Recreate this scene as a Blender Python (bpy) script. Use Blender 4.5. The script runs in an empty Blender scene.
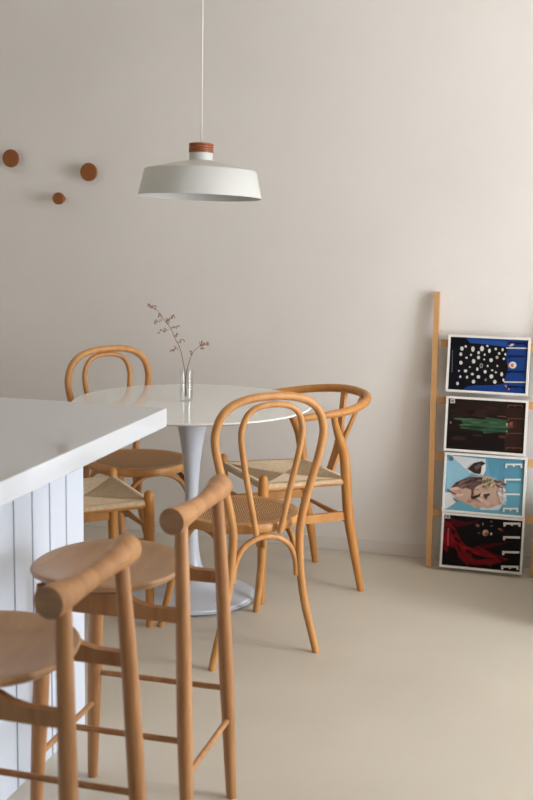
import bpy, bmesh, math, random
from mathutils import Vector, Matrix
random.seed(7)
C = bpy.context.scene.collection
S = bpy.context.scene
PI = math.pi

# ------------------------------------------------------------------ camera
F_PX, PITCH, ROLL, YAW, CAM_H = 1211.2, 0.1626, 0.017, 0.2765, 1.452
cd = bpy.data.cameras.new('camera')
cam = bpy.data.objects.new('camera', cd)
C.objects.link(cam)
S.camera = cam
cd.sensor_fit = 'VERTICAL'
cd.sensor_height = 36.0
cd.lens = F_PX / 800 * 36.0
cy, sy, cp, sp = math.cos(YAW), math.sin(YAW), math.cos(PITCH), math.sin(PITCH)
fw = Vector((-sy * cp, cy * cp, -sp))
r0 = Vector((cy, sy, 0))
u0 = r0.cross(fw)
rt = r0 * math.cos(ROLL) + u0 * math.sin(ROLL)
up = -r0 * math.sin(ROLL) + u0 * math.cos(ROLL)
m = Matrix((rt, up, -fw)).transposed().to_4x4()
m.translation = Vector((0, 0, CAM_H))
cam.matrix_world = m
cd.clip_start = 0.02
cd.dof.use_dof = True
cd.dof.focus_distance = 4.0
cd.dof.aperture_fstop = 4.5

# ------------------------------------------------------------------ world, lights, exposure
w = bpy.data.worlds.new('world')
S.world = w
w.use_nodes = True
w.node_tree.nodes['Background'].inputs[0].default_value = (0.75, 0.85, 1.0, 1)
w.node_tree.nodes['Background'].inputs[1].default_value = 0.15
S.view_settings.view_transform = 'Standard'
S.view_settings.look = 'None'
S.view_settings.gamma = 1.0
S.view_settings.use_curve_mapping = False
S.view_settings.exposure = 0.45


def area(name, loc, rot, sx, sz, power, col):
    l = bpy.data.lights.new(name, 'AREA')
    l.shape = 'RECTANGLE'
    l.size, l.size_y = sx, sz
    l.energy = power
    l.color = col
    o = bpy.data.objects.new(name, l)
    o.location = loc
    o.rotation_euler = rot
    C.objects.link(o)
    return o


# daylight through the window in the right wall, and a weaker one behind the camera
area('window_daylight', (3.4, 2.65, 1.3), (0, math.radians(90), 0), 2.1, 2.2, 205, (0.88, 0.94, 1.0))
area('rear_window_daylight', (-1.4, -3.12, 1.6), (math.radians(90), 0, 0), 2.2, 1.9, 3, (0.95, 0.97, 1.0))


# ------------------------------------------------------------------ materials
def lin(c):
    return tuple(((v / 255) / 12.92 if v <= 10 else ((v / 255 + 0.055) / 1.055) ** 2.4) for v in c) + (1,)


def mat(name, col, rough=0.5, spec=0.5, metal=0.0):
    mm = bpy.data.materials.new(name)
    mm.use_nodes = True
    b = mm.node_tree.nodes['Principled BSDF']
    b.inputs['Base Color'].default_value = lin(col)
    b.inputs['Roughness'].default_value = rough
    b.inputs['Specular IOR Level'].default_value = spec
    b.inputs['Metallic'].default_value = metal
    return mm


def ramp_noise(mm, c1, c2, scale, detail=4, rough=0.6, mapping=(1, 1, 1), bump=0.0, coord='Object', lo=0.3, hi=0.7, bdist=0.002):
    nt = mm.node_tree
    N, L = nt.nodes, nt.links
    b = N['Principled BSDF']
    tc = N.new('ShaderNodeTexCoord')
    mp = N.new('ShaderNodeMapping')
    mp.inputs['Scale'].default_value = mapping
    L.new(tc.outputs[coord], mp.inputs[0])
    n = N.new('ShaderNodeTexNoise')
    n.inputs['Scale'].default_value = scale
    n.inputs['Detail'].default_value = detail
    n.inputs['Roughness'].default_value = rough
    L.new(mp.outputs[0], n.inputs['Vector'])
    r = N.new('ShaderNodeValToRGB')
    r.color_ramp.elements[0].color = lin(c1)
    r.color_ramp.elements[0].position = lo
    r.color_ramp.elements[1].color = lin(c2)
    r.color_ramp.elements[1].position = hi
    L.new(n.outputs['Fac'], r.inputs[0])
    L.new(r.outputs[0], b.inputs['Base Color'])
    if bump:
        bp = N.new('ShaderNodeBump')
        bp.inputs['Strength'].default_value = bump
        bp.inputs['Distance'].default_value = bdist
        L.new(n.outputs['Fac'], bp.inputs['Height'])
        L.new(bp.outputs[0], b.inputs['Normal'])
    return mm


def wood(name, c1, c2, rough=0.45, grain=(1, 1, 0.12), scale=28, spec=0.4):
    return ramp_noise(mat(name, c1, rough, spec), c1, c2, scale, 5, 0.65, grain, 0.08)


M = {}
M['wall'] = ramp_noise(mat('wall_plaster', (206, 195, 184), 0.9, 0.15), (221, 216, 211), (227, 222, 218), 1.7, 5, 0.6, bump=0.12, bdist=0.004)
M['floor'] = ramp_noise(mat('floor_microcement', (200, 184, 160), 0.42, 0.4), (195, 186, 172), (205, 196, 182), 1.3, 6, 0.6)
M['ceiling'] = mat('ceiling_paint', (240, 232, 219), 0.9, 0.1)
M['dark'] = mat('bounce_absorber', (96, 84, 74), 0.8, 0.2)  # unseen front wall given an invented dark tone to cut bounced light
M['base'] = mat('baseboard_paint', (218, 212, 206), 0.6, 0.3)
M['panel'] = mat('white_panel_paint', (203, 209, 220), 0.5, 0.4)
M['slab'] = mat('white_counter', (204, 206, 210), 0.05, 0.8)
M['table'] = mat('white_lacquer', (232, 231, 230), 0.06, 0.65)
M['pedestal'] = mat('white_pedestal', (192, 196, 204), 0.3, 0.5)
M['scuff'] = ramp_noise(mat('scuffed_rim', (60, 58, 56), 0.6), (38, 36, 36), (150, 152, 158), 34, 4, lo=0.55, hi=0.65)
M['bent'] = wood('honey_beech', (180, 124, 68), (204, 150, 92))
M['oak'] = wood('oiled_oak', (154, 104, 62), (190, 140, 92))
M['oakseat'] = wood('oak_seat', (166, 125, 88), (186, 145, 106), 0.38, (0.15, 1, 1), 22)
M['oakend'] = ramp_noise(mat('oak_end_grain', (130, 90, 58), 0.6), (158, 120, 86), (182, 142, 104), 60, 3, mapping=(1, 0.3, 1))
M['wish'] = wood('golden_oak', (178, 118, 56), (200, 140, 74))
M['ladder'] = wood('ladder_beech', (188, 142, 94), (204, 158, 108))
M['peg'] = wood('peg_walnut', (132, 74, 32), (146, 86, 40), 0.5, (1, 0.3, 1), 40)
M['cap'] = wood('lamp_cap_wood', (132, 70, 36), (166, 98, 56), 0.4, (0.2, 0.2, 3), 30)
M['lamp'] = mat('lamp_white', (202, 202, 199), 0.45, 0.4)
M['lampin'] = mat('lamp_inside', (210, 206, 198), 0.6, 0.3)
M['cord'] = mat('white_cord', (235, 230, 222), 0.6)
M['paper'] = ramp_noise(mat('paper_cord', (206, 184, 150), 0.85, 0.2), (206, 182, 150), (228, 206, 176), 90, 3)
M['framew'] = mat('white_frame', (226, 222, 216), 0.5)
M['stem'] = mat('dry_stem', (128, 92, 78), 0.8)
M['bud'] = mat('dry_bud', (152, 114, 90), 0.85)
M['screw'] = mat('screw_hole', (60, 36, 20), 0.7)
M['frost'] = mat('foot_glide', (120, 90, 60), 0.7)


def cane_material():
    mm = mat('woven_cane', (186, 140, 92), 0.6, 0.3)
    nt = mm.node_tree
    N, L = nt.nodes, nt.links
    b = N['Principled BSDF']
    tc = N.new('ShaderNodeTexCoord')
    outs = []
    for rz in (math.radians(20), math.radians(110)):
        mp = N.new('ShaderNodeMapping')
        mp.inputs['Rotation'].default_value = (0, 0, rz)
        L.new(tc.outputs['Object'], mp.inputs[0])
        wv = N.new('ShaderNodeTexWave')
        wv.wave_type = 'BANDS'
        wv.inputs['Scale'].default_value = 44
        wv.inputs['Distortion'].default_value = 0.6
        wv.inputs['Detail'].default_value = 1
        L.new(mp.outputs[0], wv.inputs['Vector'])
        outs.append(wv)
    ck = N.new('ShaderNodeTexChecker')
    ck.inputs['Scale'].default_value = 48
    mp = N.new('ShaderNodeMapping')
    mp.inputs['Rotation'].default_value = (0, 0, math.radians(20))
    L.new(tc.outputs['Object'], mp.inputs[0])
    L.new(mp.outputs[0], ck.inputs['Vector'])
    mx = N.new('ShaderNodeMix')
    mx.data_type = 'FLOAT'
    L.new(ck.outputs['Fac'], mx.inputs[0])
    L.new(outs[0].outputs['Fac'], mx.inputs[2])
    L.new(outs[1].outputs['Fac'], mx.inputs[3])
    r = N.new('ShaderNodeValToRGB')
    e = r.color_ramp.elements
    e[0].color = lin((84, 54, 32))
    e[0].position = 0.12
    e[1].color = lin((206, 158, 108))
    e[1].position = 0.6
    L.new(mx.outputs[0], r.inputs[0])
    L.new(r.outputs[0], b.inputs['Base Color'])
    bp = N.new('ShaderNodeBump')
    bp.inputs['Strength'].default_value = 0.5
    bp.inputs['Distance'].default_value = 0.002
    L.new(mx.outputs[0], bp.inputs['Height'])
    L.new(bp.outputs[0], b.inputs['Normal'])
    return mm


M['cane'] = cane_material()
gl = bpy.data.materials.new('clear_glass')
gl.use_nodes = True
nt = gl.node_tree
nt.nodes.remove(nt.nodes['Principled BSDF'])
tr = nt.nodes.new('ShaderNodeBsdfTransparent')
tr.inputs[0].default_value = (0.955, 0.965, 0.965, 1)
gs = nt.nodes.new('ShaderNodeBsdfGlossy')
gs.inputs['Roughness'].default_value = 0.04
lw = nt.nodes.new('ShaderNodeLayerWeight')
lw.inputs[0].default_value = 0.25
fr = nt.nodes.new('ShaderNodeMapRange')
fr.inputs['To Min'].default_value = 0.04
fr.inputs['To Max'].default_value = 0.45
nt.links.new(lw.outputs['Facing'], fr.inputs['Value'])
mx = nt.nodes.new('ShaderNodeMixShader')
nt.links.new(fr.outputs[0], mx.inputs[0])
nt.links.new(tr.outputs[0], mx.inputs[1])
nt.links.new(gs.outputs[0], mx.inputs[2])
nt.links.new(mx.outputs[0], nt.nodes['Material Output'].inputs[0])
M['glass'] = gl


# ------------------------------------------------------------------ mesh helpers
def spline(pts, n=8, closed=False):
    """Catmull-Rom through the points (any dimension)."""
    P = [tuple(p) for p in pts]
    k = len(P)
    out = []
    segs = k if closed else k - 1
    for i in range(segs):
        if closed:
            a, b, c, d = P[(i - 1) % k], P[i], P[(i + 1) % k], P[(i + 2) % k]
        else:
            a, b, c, d = P[max(i - 1, 0)], P[i], P[i + 1], P[min(i + 2, k - 1)]
        for j in range(n):
            t = j / n
            out.append(tuple(0.5 * (2 * q1 + (q2 - q0) * t + (2 * q0 - 5 * q1 + 4 * q2 - q3) * t * t + (3 * q1 - q0 - 3 * q2 + q3) * t ** 3)
                             for q0, q1, q2, q3 in zip(a, b, c, d)))
    if not closed:
        out.append(P[-1])
    return out


class MB:
    def __init__(self):
        self.bm = bmesh.new()

    def tube(self, pts, r, seg=12, closed=False, caps=True, round_end=0, ref=None, mi=0):
        """pts: 3D points; r: number or list of numbers / (ra, rb) pairs."""
        bm = self.bm
        P = [Vector(p[:3]) for p in pts]
        n = len(P)
        R = list(r) if isinstance(r, (list, tuple)) and len(r) == n else [r] * n
        T = []
        for i in range(n):
            if closed:
                t = P[(i + 1) % n] - P[(i - 1) % n]
            else:
                t = P[min(i + 1, n - 1)] - P[max(i - 1, 0)]
            T.append(t.normalized())
        a = Vector(ref) if ref else (Vector((0, 0, 1)) if abs(T[0].z) < 0.9 else Vector((1, 0, 0)))
        nrm = (a - T[0] * a.dot(T[0])).normalized()
        if round_end and not closed:
            P2, R2, T2 = [], [], []
            for end in (0, 1):
                idx = 0 if end == 0 else n - 1
                rr = R[idx] if not isinstance(R[idx], (tuple, list)) else R[idx][0]
                seq = []
                for q in range(1, 4):
                    an = q / 3 * PI / 2 * 0.96
                    s = math.sin(an) * rr * round_end
                    f = math.cos(an)
                    seq.append((P[idx] + T[idx] * (-s if end == 0 else s), (rr * f if not isinstance(R[idx], (tuple, list)) else (R[idx][0] * f, R[idx][1] * f)), T[idx]))
                if end == 0:
                    head = seq[::-1]
                else:
                    tail = seq
            P = [h[0] for h in head] + P + [h[0] for h in tail]
            R = [h[1] for h in head] + R + [h[1] for h in tail]
            T = [h[2] for h in head] + T + [h[2] for h in tail]
            n = len(P)
        rings = []
        for i in range(n):
            if ref:
                nrm = Vector(ref) - T[i] * Vector(ref).dot(T[i])
                nrm.normalize()
            else:
                nrm = (nrm - T[i] * nrm.dot(T[i])).normalized()
            bn = T[i].cross(nrm)
            ra, rb = R[i] if isinstance(R[i], (tuple, list)) else (R[i], R[i])
            rings.append([bm.verts.new(P[i] + nrm * (ra * math.cos(2 * PI * k / seg)) + bn * (rb * math.sin(2 * PI * k / seg))) for k in range(seg)])
        for i in range(n if closed else n - 1):
            A, B = rings[i], rings[(i + 1) % n]
            for k in range(seg):
                f = bm.faces.new((A[k], A[(k + 1) % seg], B[(k + 1) % seg], B[k]))
                f.smooth = True
                f.material_index = mi
        if caps and not closed:
            f = bm.faces.new(rings[0][::-1])
            f.material_index = mi
            f = bm.faces.new(rings[-1])
            f.material_index = mi
        return self

    def lathe(self, prof, seg=48, c=(0, 0, 0), close_bottom=False, close_top=False, mi=0, sx=1, sy=1):
        bm = self.bm
        rings = []
        for (r, z) in prof:
            if r < 1e-6:
                rings.append([bm.verts.new((c[0], c[1], c[2] + z))])
            else:
                rings.append([bm.verts.new((c[0] + r * sx * math.cos(2 * PI * k / seg), c[1] + r * sy * math.sin(2 * PI * k / seg), c[2] + z)) for k in range(seg)])
        for A, B in zip(rings, rings[1:]):
            for k in range(seg):
                if len(A) == 1 and len(B) == 1:
                    continue
                if len(A) == 1:
                    vs = (A[0], B[(k + 1) % seg], B[k])
                elif len(B) == 1:
                    vs = (A[k], A[(k + 1) % seg], B[0])
                else:
                    vs = (A[k], A[(k + 1) % seg], B[(k + 1) % seg], B[k])
                f = bm.faces.new(vs)
                f.smooth = True
                f.material_index = mi
        if close_bottom:
            bm.faces.new(rings[0][::-1])
        if close_top:
            bm.faces.new(rings[-1])
        return self

    def box(self, lo, hi, mi=0, bevel=0.0):
        bm = self.bm
        g = bmesh.ops.create_cube(bm, size=1)
        vs = g['verts']
        for v in vs:
            v.co = Vector([(a + b) / 2 + co * (b - a) for a, b, co in zip(lo, hi, v.co)])
        fs = {f for v in vs for f in v.link_faces}
        for f in fs:
            f.material_index = mi
        if bevel:
            es = list({e for v in vs for e in v.link_edges})
            bmesh.ops.bevel(bm, geom=es, offset=bevel, segments=2, affect='EDGES', profile=0.5)
        return self

    def prism(self, poly, axis_fn, d0, d1, mi=0):
        """poly: 2D outline; axis_fn(u, v, d) -> 3D."""
        bm = self.bm
        A = [bm.verts.new(axis_fn(u, v, d0)) for u, v in poly]
        B = [bm.verts.new(axis_fn(u, v, d1)) for u, v in poly]
        n = len(poly)
        for i in range(n):
            bm.faces.new((A[i], A[(i + 1) % n], B[(i + 1) % n], B[i])).material_index = mi
        bm.faces.new(A[::-1]).material_index = mi
        bm.faces.new(B).material_index = mi
        return self

    def poly(self, pts, mi=0):
        f = self.bm.faces.new([self.bm.verts.new(p) for p in pts])
        f.material_index = mi
        return f

    def build(self, name, mats, parent=None, recalc=True, loc=None):
        bm = self.bm
        if recalc:
            bmesh.ops.recalc_face_normals(bm, faces=bm.faces)
        for e in bm.edges:
            if len(e.link_faces) == 2 and e.calc_face_angle(0) > 0.75:
                e.smooth = False
        me = bpy.data.meshes.new(name)
        bm.to_mesh(me)
        bm.free()
        for x in (mats if isinstance(mats, (list, tuple)) else [mats]):
            me.materials.append(x)
        o = bpy.data.objects.new(name, me)
        C.objects.link(o)
        if parent is not None:
            o.parent = parent
        if loc:
            o.location = loc
        return o


def tag(o, label, cat, group=None):
    o['label'] = label
    o['category'] = cat
    if group:
        o['group'] = group
    return o


def thing(name, label, cat, loc=(0, 0, 0), rz=0.0, group=None):
    o = bpy.data.objects.new(name, None)
    o.empty_display_size = 0.1
    C.objects.link(o)
    o.location = loc
    o.rotation_euler = (0, 0, rz)
    return tag(o, label, cat, group)


def struct(o):
    o['kind'] = 'structure'
    return o


def dup(root, loc, rz, label):
    r = root.copy()
    C.objects.link(r)
    r.location = loc
    r.rotation_euler = (0, 0, rz)
    r['label'] = label
    for ch in list(root.children):
        c = ch.copy()
        C.objects.link(c)
        c.parent = r
        for g in list(ch.children):
            d = g.copy()
            C.objects.link(d)
            d.parent = c
    return r


# ------------------------------------------------------------------ room shell
W = 4.866           # back wall plane
XL, XR, YF, H = -3.6, 3.2, -3.0, 2.75
T = 0.15
struct(MB().box((XL - T, YF - T, -0.1), (XR + T, W + T, 0)).build('floor', M['floor']))
struct(MB().box((XL - T, W, 0), (XR + T, W + T, H)).build('wall_back', M['wall']))
struct(MB().box((XL - T, YF, 0), (XL, W, H)).build('wall_left', M['ceiling']))
b = MB()
b.box((XR, YF, 0), (XR + T, 1.55, H)).box((XR, 3.75, 0), (XR + T, W, H))
b.box((XR, 1.55, 0), (XR + T, 3.75, 0.25)).box((XR, 1.55, 2.35), (XR + T, 3.75, H))
struct(b.build('wall_right', M['wall']))
b = MB()
b.box((XL, YF - T, 0), (-2.6, YF, H)).box((-0.2, YF - T, 0), (XR, YF, H))
b.box((-2.6, YF - T, 0), (-0.2, YF, 0.6)).box((-2.6, YF - T, 2.6), (-0.2, YF, H))
struct(b.build('wall_front', M['dark']))
# unseen partition and low block, added to the right of the frame to cast the shade in the foreground and by the ladder
struct(MB().box((0.18, 2.2, 0), (XR, 2.33, H)).build('shade_partition', M['wall']))
struct(MB().box((-0.08, 4.12, 0), (XR, W - 0.009, 0.35), bevel=0.004).build('shade_block_1', M['wall']))
struct(MB().box((XL - T, YF - T, H), (XR + T, W + T, H + 0.1)).build('ceiling', M['ceiling']))
struct(MB().box((XL, W - 0.008, 0), (XR, W, 0.055), bevel=0.0015).build('baseboard_back', M['base']))

# ------------------------------------------------------------------ kitchen island
ISX, ISY, ISZ, ISB = -1.131, 3.009, 0.90, 0.85
PX, PY = -1.347, 2.944
isl = thing('kitchen_island', 'white kitchen island with grooved vertical panel boards in the left foreground', 'kitchen island', (-1.75, 1.7, 0))
off = Vector((1.75, -1.7, 0))


def rel(o, parent):
    o.parent = parent
    o.matrix_parent_inverse = Matrix.Translation(parent.location).inverted()
    return o


body = MB().box((-2.15, 0.45, 0.0), (PX - 0.006, PY, ISB)).build('cabinet_body', M['panel'])
body.parent = isl
body.location = off
b = MB()
gy = [2.836 - 0.0968 * k for k in range(24)]
edges = [PY] + gy
for y1, y0 in zip(edges, edges[1:]):
    b.box((PX - 0.007, y0 + 0.0034, 0.0), (PX, y1 - 0.0034 if y1 != PY else y1, ISB - 0.001), bevel=0.0012)
o = b.build('grooved_panel', M['panel'], isl)
o.location = off
o = MB().box((-2.3, 0.35, ISB), (ISX, ISY, ISZ), bevel=0.002).build('worktop', M['slab'], isl)
o.location = off

# ------------------------------------------------------------------ pedestal table
TX, TY, TH = -1.44, 4.09, 0.73
tb = thing('pedestal_table', 'round white tulip table on a flared pedestal with a scuffed base', 'table', (TX, TY, 0))
R = 0.435
prof = [(0, TH - 0.024), (0.28, TH - 0.024), (R - 0.055, TH - 0.020), (R - 0.006, TH - 0.0085), (R, TH - 0.005), (R, TH - 0.003), (R - 0.003, TH), (0, TH)]
MB().lathe(prof, 96).build('tabletop', M['table'], tb)
pp = spline([(0.0, 0.006, 0), (0.2255, 0.006, 0), (0.2275, 0.012, 0), (0.218, 0.019, 0), (0.15, 0.032, 0), (0.08, 0.062, 0), (0.042, 0.115, 0), (0.027, 0.2, 0), (0.0228, 0.31, 0), (0.0255, 0.42, 0), (0.034, 0.53, 0), (0.051, 0.63, 0), (0.078, 0.69, 0), (0.10, 0.7055, 0), (0, 0.7055, 0)], 5)
prof = [(max(p[0], 0), p[1]) for p in pp]
prof[0] = (0, 0.006)
prof[-1] = (0, 0.7055)
ped = MB().lathe(prof, 72).build('pedestal', M['pedestal'], tb)
MB().lathe([(0, 0), (0.2268, 0), (0.2285, 0.002), (0.2285, 0.0095), (0.2265, 0.0115), (0, 0.0115)], 96).build('base_rim', M['scuff'], tb)['label'] = 'dark chipped rim around the foot'

# ------------------------------------------------------------------ bentwood chairs (front = +Y, seat centre at the origin)
def bent_chair(label, loc, rz, ff=(0.184, 0.232)):
    t = thing('bentwood_chair', label, 'chair', loc, rz, 'bentwood chairs at the round table')
    mb_ = M['bent']
    RS = 0.2
    # seat ring
    prof = [(RS - 0.034, 0.424), (RS - 0.006, 0.420), (RS, 0.427), (RS, 0.443), (RS - 0.005, 0.450), (RS - 0.028, 0.4515), (RS - 0.036, 0.448), (RS - 0.034, 0.424)]
    MB().lathe(prof, 72).build('seat_frame', mb_, t)
    pr = [(0, 0.4435), (0.08, 0.4445), (0.14, 0.447), (RS - 0.034, 0.4495), (RS - 0.034, 0.440), (0, 0.434)]
    MB().lathe(pr, 60).build('cane_seat', M['cane'], t)['label'] = 'woven cane seat panel'
    # hoop from seat level around
    k = 0.035
    low = [(0.187, -0.205, 0.0), (0.167, -0.202, 0.08), (0.144, -0.2, 0.17), (0.127, -0.2, 0.27), (0.119, -0.202, 0.36), (0.118, -0.2053, 0.432)]
    half = [(0.130, 0.50), (0.150, 0.575), (0.172, 0.65), (0.1855, 0.71), (0.1875, 0.752), (0.171, 0.802), (0.134, 0.837), (0.075, 0.856), (0.0, 0.861)]
    pts = low + [(x, -0.205 - k * (z - 0.43), z) for x, z in half]
    pts = pts + [(-x, y, z) for x, y, z in pts[-2::-1]]
    q = spline(pts, 6)
    cut = 5 * 6
    MB().tube(q[cut:len(q) - cut], 0.0133, 14).build('back_hoop', mb_, t)
    for part in (q[:cut + 1], q[:len(q) - cut - 2:-1]):
        MB().tube(part, [0.0118 + 0.0015 * min(1, i / 14) for i in range(len(part))], 14).build('leg', mb_, t)
    half = [(0.042, 0.425), (0.054, 0.48), (0.071, 0.56), (0.090, 0.645), (0.103, 0.715), (0.105, 0.762), (0.090, 0.804), (0.058, 0.829), (0.0, 0.8375)]
    pts = [(x, -0.2085 - 0.062 * (z - 0.43) - 0.004 * (z < 0.5), z) for x, z in half]
    pts = pts + [(-x, y, z) for x, y, z in pts[-2::-1]]
    MB().tube(spline(pts, 6), 0.0098, 12, round_end=0.6).build('inner_hoop', mb_, t)
    # screw caps at the hoop ends
    for s in (-1, 1):
        MB().tube([(s * 0.043, -0.217, 0.437), (s * 0.043, -0.2205, 0.437)], 0.0035, 10).build('screw', M['screw'], t)
    # front legs
    for s in (-1, 1):
        q = spline([(s * 0.155, 0.105, 0.424), (s * 0.159, 0.105 + (ff[1] - 0.105) * 0.24, 0.30), (s * (0.155 + (ff[0] - 0.155) * 0.55), 0.105 + (ff[1] - 0.105) * 0.58, 0.15), (s * ff[0], ff[1], 0.0)], 6)
        MB().tube(q, [0.0150 - 0.0035 * i / (len(q) - 1) for i in range(len(q))], 14).build('leg', mb_, t)
    # bows under the seat: rear, front, sides
    def bow(pts, r=0.0095):
        MB().tube(spline(pts, 7), r, 12, round_end=0.5).build('brace_bow', mb_, t)
    z0 = 0.272
    arc = [(-0.113, z0), (-0.107, 0.325), (-0.084, 0.373), (-0.042, 0.402), (0, 0.409), (0.042, 0.402), (0.084, 0.373), (0.107, 0.325), (0.113, z0)]
    bow([(x, -0.196, z) for x, z in arc])
    fx = 0.146 / 0.113
    bow([(x * fx, 0.142 - (z - z0) * 0.2, z) for x, z in arc])
    for s in (-1, 1):
        side = []
        for x, z in arc:
            f = (x + 0.113) / 0.226
            side.append((s * (0.121 + 0.035 * f), -0.18 + 0.300 * f, z))
        bow(side)
    return t


bent1 = bent_chair('bentwood chair in front of the table, its hoop back nearest the camera', (-1.138, 3.703, 0), math.radians(42.8))

# ------------------------------------------------------------------ wishbone chairs
def wish_chair(label, loc, rz):
    t = thing('wishbone_chair', label, 'chair', loc, rz, 'wishbone chairs at the round table')
    wd = M['wish']
    FX, FY, RX, RY = 0.2, 0.205, 0.19, -0.2
    SZ = 0.44
    # front legs with rounded tops
    for s in (-1, 1):
        q = [(s * FX, FY, 0), (s * FX, FY, 0.12), (s * (FX - 0.002), FY - 0.002, 0.28), (s * (FX - 0.003), FY - 0.003, 0.42), (s * (FX - 0.003), FY - 0.003, 0.465)]
        MB().tube(spline(q, 4), [0.0125 + 0.0065 * min(1, i / 9) - (0.002 if i > 14 else 0) for i in range(17)], 16, round_end=0.9).build('leg', wd, t)
    # rear legs rise, narrow and curve forward to carry the arm
    for s in (-1, 1):
        q = spline([(s * (RX + 0.008), RY - 0.008, 0, 0.0125), (s * RX, RY + 0.02, 0.15, 0.0165), (s * RX, RY + 0.05, 0.30, 0.0195), (s * RX, RY + 0.063, 0.43, 0.0195), (s * RX * 1.02, RY + 0.078, 0.54, 0.0185), (s * RX * 1.08, RY + 0.112, 0.62, 0.0145), (s * RX * 1.2, RY + 0.143, 0.69, 0.0105)], 5)
        MB().tube([p[:3] for p in q], [p[3] for p in q], 16).build('leg', wd, t)
    # rails
    for s in (-1, 1):
        MB().tube([(s * (FX - 0.003), FY - 0.003, SZ - 0.012), (s * RX, RY + 0.06, SZ - 0.012)], 0.010, 10).build('seat_rail', wd, t)
        MB().prism([(-0.016, -0.0065), (0.016, -0.0065), (0.016, 0.0065), (-0.016, 0.0065)],
                   lambda u, v, d, s=s: (s * (FX - 0.004 - (FX - RX) * d) + v, FY + (RY + 0.045 - FY) * d, 0.298 + u), 0, 1).build('side_stretcher', wd, t)
    MB().tube([(-FX, FY - 0.003, SZ - 0.005), (FX, FY - 0.003, SZ - 0.005)], 0.010, 10).build('seat_rail', wd, t)
    MB().tube([(-RX, RY + 0.06, SZ - 0.018), (RX, RY + 0.06, SZ - 0.018)], 0.010, 10).build('seat_rail', wd, t)
    MB().tube([(-RX, RY + 0.045, 0.277), (RX, RY + 0.045, 0.277)], (0.014, 0.0065), 10, ref=(0, 0, 1)).build('rear_stretcher', wd, t)
    MB().tube([(-FX, FY - 0.001, 0.345), (FX, FY - 0.001, 0.345)], (0.014, 0.0065), 10, ref=(0, 0, 1)).build('front_stretcher', wd, t)
    # woven paper-cord seat: nested cord loops that mitre on the diagonals, ribs over the rails
    b = MB()
    cs = [Vector((-FX + 0.006, FY - 0.006, SZ + 0.004)), Vector((FX - 0.006, FY - 0.006, SZ + 0.004)), Vector((RX - 0.004, RY + 0.062, SZ - 0.004)), Vector((-RX + 0.004, RY + 0.062, SZ - 0.004))]
    ctr = sum(cs, Vector()) / 4
    nloop = 40
    sag = 0.012
    for i in range(nloop):
        f = 1 - i / nloop
        pts = []
        for a, c in zip(cs, cs[1:] + cs[:1]):
            for j in range(3):
                p = ctr + (a.lerp(c, j / 3) - ctr) * f
                e = abs((j / 3 - 0.5) * 2)
                p.z -= sag * (1 - f * f) - 0.002
                pts.append(p)
        b.tube(pts, 0.0027, 6, closed=True)
    # underside sheet so nothing shows through
    b.poly([tuple(ctr + (c - ctr) * 0.99 - Vector((0, 0, 0.011))) for c in cs])
    for a, c in zip(cs, cs[1:] + cs[:1]):
        L_ = (c - a).length
        nr = int(L_ / 0.0053)
        pts, rr = [], []
        for j in range(nr * 4 + 1):
            p = a.lerp(c, j / (nr * 4))
            p.z -= 0.008
            pts.append(p)
            rr.append(0.0135 + 0.0011 * math.cos(2 * PI * j / 4))
        b.tube(pts, rr, 12, round_end=0.3)
    b.build('woven_seat', M['paper'], t, recalc=True)['label'] = 'pale woven paper cord seat'
    # semicircular top rail with arms
    arm = [(-0.262, 0.085, 0.692), (-0.262, -0.01, 0.698), (-0.252, -0.10, 0.706), (-0.212, -0.178, 0.717), (-0.143, -0.240, 0.727), (-0.06, -0.273, 0.732)]
    arm = arm + [(-x, y, z) for x, y, z in arm[::-1]]
    q = spline(arm, 6)
    MB().tube(q, [(0.0125 + 0.004 * math.sin(PI * i / (len(q) - 1)), 0.0135 + 0.002 * math.sin(PI * i / (len(q) - 1))) for i in range(len(q))], 16, round_end=0.9, ref=(0, 0, 1)).build('top_rail', wd, t)
    # Y splat
    b = MB()
    th = 0.006
    yb, zb, yt, zt = RY + 0.035, 0.425, -0.278, 0.725

    def sp_(u, v, d):
        f = (v - zb) / (zt - zb)
        y = yb + (yt - yb) * f
        return (u, y + d - abs(u) * f * 0.10 + abs(u) * f * 0.42, v)
    outline = [(-0.024, zb), (0.024, zb), (0.027, 0.50), (0.036, 0.565), (0.060, 0.645), (0.082, zt - 0.002), (0.060, zt), (0.042, 0.66), (0.020, 0.595), (0.0, 0.565)]
    outline = outline + [(-x, z) for x, z in outline[-2:1:-1]]
    b.prism(outline, sp_, -th, th)
    b.build('back_splat', wd, t)
    return t


wish1 = wish_chair('wishbone chair on the right of the table, Y shaped back towards the wall', (-1.137, 4.372, 0), math.radians(129.5))

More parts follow.
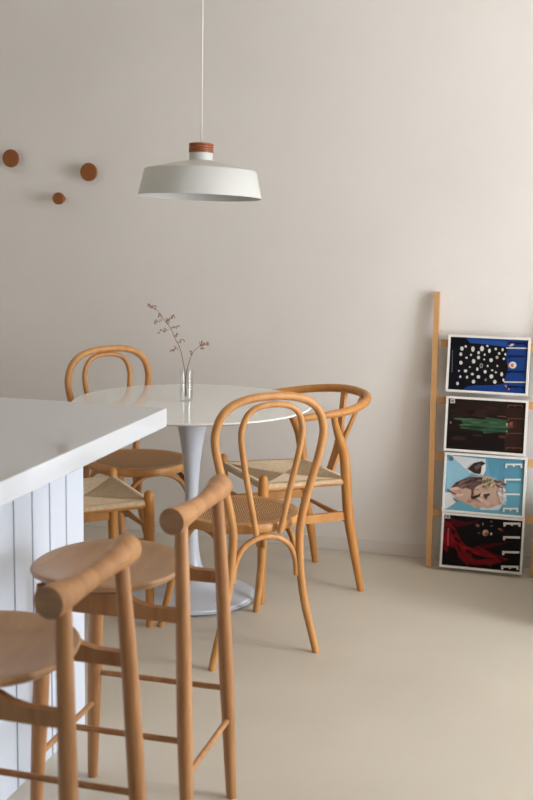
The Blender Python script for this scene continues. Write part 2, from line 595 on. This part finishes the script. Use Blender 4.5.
# ------------------------------------------------------------------ bar stools (front = +Y)
def stool(label, loc, rz):
    t = thing('bar_stool', label, 'bar stool', loc, rz, 'bar stools along the island')
    wd = M['oak']
    FX, FY, RY = 0.165, 0.177, -0.19
    # dished seat
    b = MB()
    seg = 64
    cyy, cxx, dz = 0.052, -0.022, -0.020
    rings = []
    for (f, zt) in [(0.0, 0.6405), (0.3, 0.641), (0.6, 0.6435), (0.82, 0.648), (0.93, 0.6505), (0.98, 0.6495), (1.0, 0.645), (0.985, 0.638), (0.90, 0.628), (0.7, 0.619), (0.0, 0.616)]:
        ring = []
        for kk in range(seg):
            a = 2 * PI * kk / seg
            ca, sa = math.cos(a), math.sin(a)
            x = 0.182 * math.copysign(abs(ca) ** 0.92, ca)
            y = 0.172 * math.copysign(abs(sa) ** 0.92, sa)
            rise = 0.006 * (abs(ca) ** 2) * f * f
            ring.append(b.bm.verts.new((cxx + x * f, cyy + y * f, zt + dz + rise)) if f else None)
        if f == 0:
            ring = [b.bm.verts.new((cxx, cyy, zt + dz))]
        rings.append(ring)
    for A, B in zip(rings, rings[1:]):
        for kk in range(seg):
            k2 = (kk + 1) % seg
            if len(A) == 1:
                fc = b.bm.faces.new((A[0], B[kk], B[k2]))
            elif len(B) == 1:
                fc = b.bm.faces.new((A[kk], A[k2], B[0]))
            else:
                fc = b.bm.faces.new((A[kk], B[kk], B[k2], A[k2]))
            fc.smooth = True
    b.build('seat', M['oakseat'], t)['label'] = 'dished round wooden seat'

    def post(s):
        return [(s * (FX - 0.002), RY - 0.003, 0), (s * 0.156, RY + 0.008, 0.25), (s * 0.142, RY + 0.020, 0.55), (s * 0.127, RY + 0.031, 0.768)]

    def fleg(s):
        return [(s * FX, FY, 0), (s * 0.155, FY - 0.012, 0.3), (s * 0.150, FY - 0.026, 0.606)]

    def at(line, z):
        for p, q in zip(line, line[1:]):
            if p[2] <= z <= q[2]:
                f = (z - p[2]) / (q[2] - p[2])
                return tuple(a + (c - a) * f for a, c in zip(p, q))
        return line[-1]
    for s in (-1, 1):
        q = spline(post(s), 6)
        MB().tube(q, [0.0125 + 0.005 * min(1.0, i / 7.0) - 0.003 * max(0, (i - 9) / 9) for i in range(len(q))], 16).build('leg', wd, t)
        q = spline(fleg(s), 6)
        MB().tube(q, [0.012 + 0.0065 * min(1.0, i / 6.0) for i in range(len(q))], 16).build('leg', wd, t)
        # shaped side rail carrying the seat
        y0 = at(post(s), 0.57)[1]
        y1 = at(fleg(s), 0.57)[1]
        outl = [(y0, 0.553), (y1, 0.553), (y1, 0.583), (0.10, 0.585), (0.085, 0.600), (0.06, 0.604), (-0.02, 0.604), (-0.045, 0.601), (-0.07, 0.589), (-0.1, 0.583), (y0, 0.582)]
        MB().prism(outl, lambda u, v, d, s=s: (s * 0.1455 + d, u, v), -0.010, 0.010).build('seat_rail', wd, t)
        MB().tube([at(post(s), 0.285), at(fleg(s), 0.285)], 0.0072, 10).build('stretcher', wd, t)
    MB().tube([at(fleg(-1), 0.205), at(fleg(1), 0.205)], 0.0072, 10).build('stretcher', wd, t)
    MB().tube([at(post(-1), 0.205), at(post(1), 0.205)], 0.0072, 10).build('stretcher', wd, t)
    # dumbbell back rail
    q, rr = [], []
    n = 25
    LR = 0.172
    for i in range(n):
        f = -1 + 2 * i / (n - 1)
        q.append((f * LR, RY + 0.037 - 0.010 * (1 - f * f) , 0.782))
        rr.append(0.0195 + 0.0115 * abs(f) ** 1.6 - (0.002 if i in (0, n - 1) else 0))
    br = MB().tube(q, rr, 28).build('backrest', [M['oak']], t)
    # end grain discs belong to the rail: give the caps their own material
    me = br.data
    me.materials.append(M['oakend'])
    for p in me.polygons:
        if len(p.vertices) > 4:
            p.material_index = 1
    return t


st1 = stool('wooden bar stool standing nearer the round white table, beside the island', (-1.02, 2.50, 0), math.radians(90.7))

# ------------------------------------------------------------------ pendant lamp
LX, LY, LZ = -1.416, 4.10, 1.461
lp = thing('pendant_lamp', 'white metal pendant lamp with a wooden cap hanging over the table', 'pendant lamp', (LX, LY, LZ))
RB, RT_ = 0.2175, 0.197
tilt = bpy.data.objects.new('lamp_head', None)
# the head tips slightly on its cord
vdir = Vector((LX, LY, 0)).normalized()
right = Vector((vdir.y, -vdir.x, 0))
rot = Matrix.Rotation(math.radians(1.2), 4, vdir) @ Matrix.Rotation(math.radians(-3.2), 4, right)


def tilted(o):
    o.data.transform(Matrix.Translation((0, 0, 0.2)) @ rot @ Matrix.Translation((0, 0, -0.2)))
    return o


bpy.data.objects.remove(tilt)
outer = [(0.036, 0.129), (0.044, 0.1275), (0.10, 0.115), (0.165, 0.100), (RT_ - 0.004, 0.0945), (RT_, 0.091), (RB, 0.0)]
inner = [(RB - 0.0015, 0.0005), (RT_ - 0.002, 0.090), (0.165, 0.0985), (0.10, 0.1135), (0.036, 0.1275)]
tilted(MB().lathe(outer + inner, 96, ).build('shade', M['lamp'], lp))
tilted(MB().lathe([(0.0, 0.126), (0.0415, 0.126), (0.0415, 0.140), (0.041, 0.154), (0.0, 0.154)], 48).build('neck', M['lamp'], lp))
cp_ = [(0.0, 0.154)]
for i in range(4):
    z0 = 0.154 + i * 0.0082
    cp_ += [(0.0405, z0), (0.0435, z0 + 0.0015), (0.0435, z0 + 0.0065), (0.0405, z0 + 0.008)]
cp_ += [(0.0, 0.1865)]
tilted(MB().lathe(cp_, 48).build('wooden_cap', M['cap'], lp))['label'] = 'ridged reddish wooden cap'
MB().tube([(0, 0, 0.184), (0, 0, H - LZ - 0.02)], 0.0028, 8).build('cord', M['cord'], lp)
MB().lathe([(0, H - LZ - 0.03), (0.045, H - LZ - 0.03), (0.05, H - LZ - 0.02), (0.05, H - LZ), (0, H - LZ)], 32).build('ceiling_rose', M['lamp'], lp)
tilted(MB().lathe([(0.0, 0.06), (0.02, 0.064), (0.03, 0.08), (0.026, 0.10), (0.018, 0.118), (0.018, 0.127), (0, 0.127)], 24).build('bulb', M['lampin'], lp))

# ------------------------------------------------------------------ wall pegs
def peg(label, x, z, rh, rs, depth, th):
    # flat disc head on a stem, axis along -Y
    b = MB()
    t = tag(b.bm and MB().lathe([(0, 0), (rs, 0), (rs * 0.92, depth * 0.5), (rs * 1.1, depth - th), (rh * 0.96, depth - th * 0.9), (rh, depth - th * 0.6), (rh, depth - 0.002), (rh - 0.002, depth), (0, depth)], 40).build('wall_peg', M['peg']),
            label, 'wall peg', 'wooden wall pegs')
    b.bm.free()
    t.rotation_euler = (math.radians(90), 0, 0)
    t.location = (x, W, z)
    return t


peg('round brown wooden wall peg at the far left, level with the lamp cap', -2.542, 1.617, 0.0385, 0.016, 0.036, 0.014)
peg('round brown wooden wall peg nearest the pendant lamp', -2.176, 1.562, 0.0385, 0.016, 0.036, 0.014)
peg('smallest wooden wall peg, lower than the other two, its stem showing', -2.312, 1.449, 0.0255, 0.013, 0.052, 0.022)

# ------------------------------------------------------------------ vase and dried sprigs
VX, VY = -1.466, 4.10
vp = [(0, 0.0), (0.021, 0.0), (0.0235, 0.002), (0.0238, 0.01), (0.0238, 0.113), (0.0232, 0.115), (0.0222, 0.113), (0.0220, 0.016), (0.018, 0.012), (0, 0.0115)]
vz = MB().lathe(vp, 40).build('glass_vase', M['glass'])
vz.location = (VX, VY, TH)
tag(vz, 'small clear glass vase holding dried sprigs on the white table', 'vase')


def sprig(label, main, twigs):
    b = MB()
    q = spline(main, 6)
    b.tube(q, [0.0016 - 0.0009 * i / (len(q) - 1) for i in range(len(q))], 6)
    buds = []

    def cluster(p, d, bud):
        for _ in range(3):
            pp_ = Vector(p) + Vector([random.uniform(-0.004, 0.004) for _ in range(3)])
            dd = (Vector(d) + Vector([random.uniform(-0.7, 0.7) for _ in range(3)])).normalized()
            L_ = random.uniform(0.006, 0.011)
            bud.tube([pp_, pp_ + dd * L_ * 0.5, pp_ + dd * L_], [0.0008, random.uniform(0.002, 0.0032), 0.0006], 6)
    for base, tip in twigs:
        mid = tuple((a + c) / 2 + random.uniform(-0.004, 0.004) for a, c in zip(base, tip))
        qq = spline([base, mid, tip], 4)
        b.tube(qq, 0.0006, 5)
        dv = Vector(tip) - Vector(base)
        bud = MB()
        buds.append(bud)
        n = max(2, int(dv.length / 0.011))
        for i in range(n):
            cluster(Vector(base).lerp(Vector(tip), (i + 1) / n), dv, bud)
    bud = MB()
    buds.append(bud)
    for i in range(0, 3):
        cluster(q[-1 - i * 3], Vector(q[-1]) - Vector(q[-4]), bud)
    o = b.build('dried_sprig', M['stem'])
    for bud in buds:
        bud.build('bud_cluster', M['bud'], o)
    return tag(o, label, 'dried plant', 'dried sprigs in the vase')


# sprigs are laid out in the plane across the view at the vase: px -> metres
SC = 1 / 278.0


def V2(px, py, d=0.0):
    # pixel offset from the vase foot (187, 401) measured across the view
    return (VX + (px - 187) * SC * 0.96 + d * -0.27, VY + (px - 187) * SC * 0.27 + d * 0.96, TH + 0.004 + (400.5 - py) * SC * 1.02)


main = [V2(187, 396), V2(186, 383), V2(184.5, 368), V2(180.5, 350), V2(176, 341), V2(171, 330), V2(164, 321), V2(159, 314), V2(155, 310), V2(148.5, 306.5)]
tw = [(V2(180, 347), V2(172, 352, 0.01)), (V2(178, 345), V2(183, 340, -0.01)), (V2(171, 330), V2(160, 332.5)), (V2(170, 329), V2(177, 328)), (V2(166, 323), V2(174, 317.5, 0.01)),
      (V2(163, 320), V2(154.5, 323.5)), (V2(159, 314), V2(160, 318)), (V2(175, 338), V2(177, 336)), (V2(168, 325), V2(168, 322, 0.01)), (V2(155, 310), V2(149, 306))]
sprig('long brown dried sprig leaning left out of the glass vase', main, tw)
main = [V2(186, 397, 0.006), V2(186.5, 376, 0.006), V2(189, 364, 0.006), V2(192.5, 354, 0.006), V2(197, 349, 0.006), V2(202, 345.5, 0.006), V2(208.5, 344, 0.006)]
tw = [(V2(192, 356, 0.006), V2(190.5, 352, 0.006)), (V2(199, 347, 0.006), V2(203, 348.5, 0.0)), (V2(201, 346, 0.006), V2(201.5, 343, 0.01)), (V2(204, 345, 0.006), V2(209, 344, 0.006))]
sprig('short brown dried sprig leaning right out of the glass vase', main, tw)

# ------------------------------------------------------------------ leaning ladder rack
LEAN = math.atan2(0.105, 1.104)
lad = thing('ladder_rack', 'light wooden ladder rack leaning on the back wall at right', 'ladder', (-0.44, 4.742, 0))
LXF = (-0.662 + 0.44, 0.215)          # rail centres, local x
ca_, sa_ = math.cos(LEAN), math.sin(LEAN)


def LP(x, v, n):
    """ladder frame: x across, v up along the rail, n out of the front face (towards the room)."""
    return (x, v * sa_ - n * ca_, v * ca_ + n * sa_)


for xc in LXF:
    ins = 0.012 if xc < 0 else -0.012
    poly = [(xc - 0.0115 + ins, 0.003), (xc + 0.0115 + ins, 0.003), (xc + 0.0115 - ins, 1.112), (xc - 0.0115 - ins, 1.112)]
    b = MB()
    b.prism(poly, lambda u, v, d: LP(u, v, d), -0.008, 0.012)
    b.build('rail', M['ladder'], lad)
for v in (0.225, 0.452, 0.680, 0.908):
    b = MB()
    b.prism([(LXF[0] + 0.013, v - 0.015), (LXF[1] - 0.013, v - 0.015), (LXF[1] - 0.013, v + 0.015), (LXF[0] + 0.013, v + 0.015)], lambda u, vv, d: LP(u, vv, d), -0.007, 0.006)
    b.build('rung', M['ladder'], lad)

# ------------------------------------------------------------------ framed magazine covers
FTH, BOR = 0.020, 0.0085
pmat_cache = {}


def pm(col):
    if col not in pmat_cache:
        pmat_cache[col] = mat('print_ink_%d_%d_%d' % col, col, 0.5, 0.12)
    return pmat_cache[col]


def cover(label, x0, v0, n0, quad, layers, letters, letter_col, FHT=0.224, FWD=0.320, roll=0.0, lt=8, ticks=22):
    """x0, v0: lower-left corner in ladder coordinates; quad: print corners TL, TR, BR, BL in the sketch the shapes are drawn in."""
    base = Vector(LP(x0 + FWD / 2, v0, n0)) + Vector(lad.location)
    t = thing('picture_frame', label, 'framed magazine cover', base, 0, 'framed magazine covers on the ladder')
    rotm = Matrix.Rotation(-LEAN, 4, 'X')
    cr, sr = math.cos(roll), math.sin(roll)

    def fp(x, v, n):                      # frame-local: x from the centre, v up, n out
        x, v = x * cr - v * sr, x * sr + v * cr
        return tuple(rotm @ Vector((x, -n, v)))
    hw = FWD / 2
    b = MB()
    for (xa, xb, va, vb) in ((-hw, hw, 0, BOR), (-hw, hw, FHT - BOR, FHT), (-hw, -hw + BOR, BOR, FHT - BOR), (hw - BOR, hw, BOR, FHT - BOR)):
        b.prism([(xa, va), (xb, va), (xb, vb), (xa, vb)], fp, 0, FTH)
    b.build('frame', M['framew'], t)
    TLx, TRx, BRx, BLx = [Vector(q) for q in quad]

    def uv(x, y):
        u = v = 0.5
        for _ in range(8):
            xl = TLx.x + (BLx.x - TLx.x) * (1 - v)
            xr = TRx.x + (BRx.x - TRx.x) * (1 - v)
            u = (x - xl) / (xr - xl)
            yt = TLx.y + (TRx.y - TLx.y) * u
            yb = BLx.y + (BRx.y - BLx.y) * u
            v = (yb - y) / (yb - yt)
        return min(max(u, 0), 1), min(max(v, 0), 1)
    pw, ph = FWD - 2 * BOR, FHT - 2 * BOR

    def to(x, y, n):
        u, v = uv(x, y)
        return fp(-hw + BOR + u * pw, BOR + v * ph, n)
    b = MB()
    mats = []
    for i, (col, pts) in enumerate(layers):
        mm = pm(col)
        if mm not in mats:
            mats.append(mm)
        mi = mats.index(mm)
        n = 0.0135 + 0.00005 * i
        if pts is None:
            b.prism([(-hw + BOR, BOR), (hw - BOR, BOR), (hw - BOR, FHT - BOR), (-hw + BOR, FHT - BOR)], fp, 0.004, n, mi)
        else:
            b.poly([to(x, y, n) for x, y in pts], mi)
    pr_ = b.build('print', mats, t, recalc=False)
    def bar(b, xa, xb, ya, yb):
        b.prism([(xa, ya), (xb, ya), (xb, yb), (xa, yb)], lambda u, v, d: to(u, v, 0.0185 + d), 0, 0.0004)
    for ch, xa, xb, y in letters:
        b = MB()
        bar(b, xa, xb, y - lt / 2, y + lt / 2)
        if ch == 'E':
            for xx, l in ((xa, ticks), ((xa + xb) / 2 - lt / 2, ticks * 0.55), (xb - lt, ticks)):
                bar(b, xx, xx + lt, y, y + lt / 2 + l)
        if ch == 'L':
            bar(b, xa, xa + lt, y, y + lt / 2 + ticks)
        b.build('letter', pm(letter_col), pr_)
    return t


def ell(cx_, cy_, rx, ry=None, n=12, a0=0.0):
    ry = ry or rx
    return [(cx_ + rx * math.cos(2 * PI * i / n) * math.cos(a0) - ry * math.sin(2 * PI * i / n) * math.sin(a0),
             cy_ + rx * math.cos(2 * PI * i / n) * math.sin(a0) + ry * math.sin(2 * PI * i / n) * math.cos(a0)) for i in range(n)]


def rect(x0, y0, x1, y1):
    return [(x0, y0), (x1, y0), (x1, y1), (x0, y1)]


N0 = 0.013
DXF = -0.6115 + 0.44
# top: blue cover with a spotted black cape
BK, BL_, WH = (15, 14, 17), (26, 56, 116), (205, 200, 193)
dots = [(170, 95, 9, 11), (190, 84, 6, 7), (164, 124, 8, 9), (165, 168, 9, 10), (155, 210, 5, 4), (162, 240, 6, 7), (148, 275, 7, 9), (190, 210, 9, 8), (198, 242, 6, 8), (218, 127, 5, 6), (195, 142, 7, 5), (212, 190, 4, 4), (232, 160, 9, 12), (228, 97, 9, 14), (258, 115, 7, 8), (258, 140, 8, 9), (226, 226, 8, 7), (232, 265, 9, 10), (258, 240, 9, 9), (252, 200, 6, 9), (276, 94, 10, 14), (290, 125, 5, 6), (288, 150, 4, 5), (304, 80, 6, 5), (315, 105, 7, 11), (324, 153, 9, 10), (306, 183, 5, 6), (293, 213, 8, 9), (326, 237, 10, 11), (330, 205, 6, 5), (344, 265, 9, 10), (348, 95, 6, 7), (357, 182, 5, 5), (366, 118, 6, 7), (349, 215, 5, 5), (384, 98, 6, 8), (390, 145, 6, 6), (380, 225, 7, 11), (398, 122, 5, 7), (389, 255, 5, 8), (355, 138, 7, 8)]
lay = [(BL_, None),
       ((34, 72, 140), [(190, 45), (405, 55), (405, 80), (200, 72)]),
       ((11, 12, 20), [(112, 36), (190, 38), (212, 66), (196, 100), (190, 250), (200, 290), (172, 308), (97, 304)]),
       (BK, [(186, 84), (212, 66), (300, 72), (396, 84), (410, 95), (402, 130), (405, 165), (414, 185), (408, 215), (396, 250), (392, 275), (330, 282), (240, 284), (190, 290), (178, 240), (176, 150)]),
       ((222, 180, 150), ell(430, 70, 15, 9, 12, -0.5)), ((196, 120, 110), [(394, 282), (402, 280), (424, 304), (414, 306)])]
lay += [((168, 100, 92), ell(418, 180, 7, 12))]
lay += [(WH, rect(402, 86, 518, 92)), (WH, rect(392, 262, 505, 268)), (WH, ell(437, 177, 19, 18)), ((170, 110, 70), ell(434, 178, 9, 10))]
lay += [(WH, ell(a, b_, c_, d_, 10)) for a, b_, c_, d_ in dots]
lay += [((150, 140, 138), ell(273, 182, 9, 13)), ((60, 58, 60), ell(273, 182, 5, 8)), ((170, 110, 100), ell(355, 138, 4, 5)), ((120, 118, 122), ell(296, 255, 6, 8))]
lay += [((120, 120, 130), rect(118 - k * 0.15, 105 + k * 13, 122 - k * 0.15, 112 + k * 13)) for k in range(9)]
cover('framed blue magazine cover with a figure in a white-spotted black cape, topmost on the ladder', DXF - 0.0045, 0.718, N0, [(110, 35), (518, 48), (503, 325), (97, 305)], lay,
      [('E', 418, 505, 63), ('L', 415, 503, 131), ('L', 412, 500, 211), ('E', 408, 498, 289)], (10, 20, 56), FHT=0.226, roll=-0.001, lt=7, ticks=9)
rng = random.Random(11)


def daubs(cols, n, x0, y0, x1, y1, rx, ry, ang, jit=0.4, keep=None):
    """loose brush-like patches that make up soft areas of a printed picture"""
    out = []
    while len(out) < n:
        x, y = rng.uniform(x0, x1), rng.uniform(y0, y1)
        if keep and not inside(x, y, keep):
            continue
        out.append((rng.choice(cols), ell(x, y, rx * rng.uniform(0.6, 1.3), ry * rng.uniform(0.6, 1.3), 9, ang + rng.uniform(-jit, jit))))
    return out


def inside(x, y, poly):
    c = False
    for (xa, ya), (xb, yb) in zip(poly, poly[1:] + poly[:1]):
        if (ya > y) != (yb > y) and x < (xb - xa) * (y - ya) / (yb - ya) + xa:
            c = not c
    return c


def conv(dy, pts):
    return [(41.4 + 0.922 * x, dy + 0.922 * y) for x, y in pts]


# second: dark brown cover with a figure in a green dress
dress = [(160, 140), (215, 134), (290, 145), (300, 130), (345, 136), (408, 146), (410, 208), (350, 210), (285, 217), (282, 202), (220, 197), (160, 190), (182, 168)]
lay = [((30, 20, 17), None),
       ((38, 25, 21), [(130, 40), (400, 45), (405, 120), (150, 120)]),
       ((22, 15, 14), [(95, 200), (400, 222), (390, 300), (92, 285)]),
       ((44, 28, 24), [(400, 80), (500, 85), (497, 310), (392, 300)])]
lay += daubs([(40, 26, 22), (26, 17, 15), (46, 30, 25)], 14, 130, 50, 400, 290, 40, 12, 0.05, 0.2)
lay += [((50, 76, 54), dress)]
lay += daubs([(66, 98, 72), (36, 58, 42), (58, 88, 62), (44, 68, 50)], 16, 160, 134, 400, 212, 42, 4.5, 0.02, 0.08, dress)
lay += [((30, 46, 34), [(170, 174), (260, 178), (330, 190), (260, 190), (180, 182)]),
        ((104, 60, 46), ell(434, 168, 22, 16)), ((56, 32, 26), ell(448, 168, 11, 17)), ((130, 80, 62), ell(428, 163, 8, 6)), ((190, 186, 180), rect(405, 160, 410, 176)), ((140, 140, 135), ell(407, 204, 4, 4)),
        ((96, 70, 58), [(356, 122), (400, 124), (402, 129), (360, 127)]), ((74, 50, 40), ell(384, 232, 22, 6, 12, 0.1)),
        ((190, 185, 180), rect(107, 32, 132, 55)), ((120, 116, 112), rect(112, 37, 127, 50)), ((130, 126, 122), ell(112, 160, 4, 6))]
cover('framed dark brown magazine cover with a figure in a green dress, second from the top', DXF + 0.0005, 0.482, N0 + 0.003, [(97, 28), (508, 55), (490, 318), (90, 300)], lay,
      [('E', 410, 490, 68), ('L', 412, 492, 137), ('L', 406, 488, 213), ('E', 402, 482, 288)], (92, 56, 38), FHT=0.218, roll=0.0, lt=5, ticks=10)
# third: pale blue cover with a large face
face = conv(0, [(60, 235), (95, 190), (180, 155), (290, 152), (365, 185), (385, 245), (362, 315), (290, 342), (200, 328), (130, 300), (92, 272)])
shade = conv(0, [(70, 222), (100, 188), (180, 155), (262, 158), (252, 196), (222, 212), (200, 235), (150, 218), (105, 214)])
lay = [((98, 152, 170), None), ((136, 178, 196), conv(0, [(45, 40), (150, 80), (190, 140), (100, 190), (42, 250)])),
       ((84, 138, 160), conv(0, [(280, 40), (500, 60), (490, 200), (400, 190), (300, 150)])),
       ((196, 200, 202), conv(0, [(60, 30), (270, 52), (275, 100), (240, 150), (170, 128), (120, 78)])),
       ((206, 206, 204), conv(0, [(34, 250), (72, 245), (110, 300), (60, 335), (30, 350)])),
       ((190, 200, 206), conv(0, [(190, 325), (380, 250), (395, 290), (350, 350), (250, 350)])),
       ((186, 154, 136), face)]
lay += daubs([(196, 166, 148), (176, 142, 124), (206, 178, 160), (160, 128, 112)], 22, *[v for v in (100, 180, 380, 310)], 22, 9, 0.2, 0.5, face)
lay += [((86, 66, 62), shade)]
lay += daubs([(70, 54, 52), (104, 82, 76), (124, 98, 90), (60, 46, 46)], 16, 100, 140, 290, 215, 24, 6, -0.25, 0.35, shade)
lay += [((52, 40, 40), conv(0, [(168, 108), (205, 74), (250, 64), (270, 76), (262, 112), (236, 140), (205, 134)])), ((96, 78, 74), conv(0, [(205, 96), (240, 76), (246, 96), (216, 118)])),
        ((214, 210, 206), conv(0, [(250, 92), (268, 80), (272, 118), (256, 150), (244, 138)])),
        ((66, 46, 44), conv(0, [(188, 268), (226, 262), (248, 246), (240, 270), (206, 288), (190, 284)])), ((96, 70, 64), conv(0, [(190, 205), (202, 205), (206, 258), (192, 270)])),
        ((74, 54, 50), conv(0, [(262, 256), (296, 252), (300, 262), (286, 268), (278, 290), (268, 276)])),
        ((196, 136, 128), conv(0, [(70, 240), (98, 232), (108, 256), (88, 260)])), ((112, 70, 64), conv(0, [(60, 236), (104, 258), (100, 263), (58, 242)])), ((120, 92, 84), conv(0, [(88, 276), (112, 300), (104, 306), (84, 284)]))]
lay += daubs([(96, 86, 82), (128, 114, 108), (70, 62, 60), (150, 138, 130)], 12, 350, 150, 392, 210, 20, 3, 0.35, 0.3)
lay += daubs([(120, 126, 84), (164, 166, 116), (84, 92, 56), (186, 188, 142)], 18, 278, 152, 336, 200, 9, 6, 0.0, 1.5)
lay += daubs([(210, 210, 206), (176, 190, 198), (196, 200, 200)], 16, 360, 205, 402, 300, 10, 5, 0.8, 1.0)
lay += [((84, 108, 124), conv(0, ell(70, 48, 14, 14))), ((70, 96, 112), ell(90, 215, 6, 5))]
cover('framed pale blue magazine cover with a large sideways face, third from the top', DXF + 0.0065, 0.2365, N0 + 0.004, [(82, 22), (502, 52), (486, 352), (70, 322)], lay,
      [('E', 398, 488, 76), ('L', 393, 481, 157), ('L', 391, 476, 236), ('E', 386, 467, 313)], (216, 214, 210), FHT=0.239, FWD=0.323, roll=0.001, lt=9, ticks=14)
# bottom: black cover with red drapery
red = conv(20.7, [(36, 52), (70, 58), (105, 105), (130, 160), (178, 212), (232, 200), (330, 240), (395, 264), (330, 290), (212, 304), (150, 290), (112, 255), (60, 258), (34, 200)])
lay = [((14, 11, 12), None), ((104, 12, 20), red), ((70, 8, 14), conv(20.7, [(66, 25), (110, 48), (170, 56), (250, 38), (180, 70), (110, 86), (70, 60)])),
       ((62, 7, 13), conv(20.7, [(190, 200), (300, 176), (430, 160), (320, 194), (230, 218)]))]
lay += daubs([(140, 16, 26), (60, 6, 12), (28, 6, 9), (118, 12, 22)], 34, 80, 70, 390, 305, 26, 6, 0.75, 0.5, red)
lay += [((22, 8, 10), conv(20.7, [(60, 200), (100, 205), (120, 250), (90, 262), (50, 250)])), ((24, 7, 10), conv(20.7, [(190, 235), (250, 250), (300, 262), (230, 272), (195, 262)])),
        ((158, 118, 100), conv(20.7, ell(268, 116, 17, 20, 12, 0.5))), ((110, 72, 58), conv(20.7, ell(274, 124, 9, 10))), ((190, 150, 130), conv(20.7, ell(262, 108, 7, 8))),
        ((112, 76, 64), conv(20.7, ell(224, 74, 13, 9, 12, 0.6))), ((94, 56, 46), conv(20.7, ell(352, 96, 16, 8, 12, 0.4))), ((140, 92, 76), conv(20.7, ell(344, 92, 6, 4))),
        ((176, 170, 166), conv(20.7, ell(300, 121, 6, 8))), ((120, 116, 120), conv(20.7, ell(254, 66, 4, 9))), ((90, 88, 92), conv(20.7, ell(301, 50, 8, 4))), ((70, 66, 68), conv(20.7, ell(232, 118, 8, 6))), ((96, 92, 94), conv(20.7, ell(302, 76, 9, 3))),
        ((188, 184, 180), rect(80, 34, 105, 54)), ((100, 96, 94), rect(86, 38, 100, 50))]
lay += [((176, 96, 98), rect(92 - k * 0.2, 108 + k * 12, 100 - k * 0.2, 114 + k * 12)) for k in range(8)]
cover('framed black magazine cover with red drapery and white lettering, lowest, just above the floor', DXF + 0.0085, 0.0125, N0 + 0.003, [(75, 32), (478, 62), (462, 330), (62, 302)], lay,
      [('E', 381, 468, 76), ('L', 379, 465, 148), ('L', 374, 461, 226), ('E', 369, 457, 302)], (206, 202, 197), FHT=0.2215, FWD=0.325, roll=0.0, lt=11, ticks=10)

# ------------------------------------------------------------------ copies
bent_chair('bentwood chair behind the table at left, hoop back towards the wall', (-1.742, 4.325, 0), math.radians(-124.8), (0.17, 0.165))
dup(wish1, (-1.75, 3.75, 0), math.radians(-48.7), 'wishbone chair at the end of the white island, only its woven seat showing')
dup(st1, (-1.03, 1.945, 0), math.radians(90), 'wooden bar stool in the lower left corner, its seat cut off by the picture edge')
bpy.context.view_layer.update()
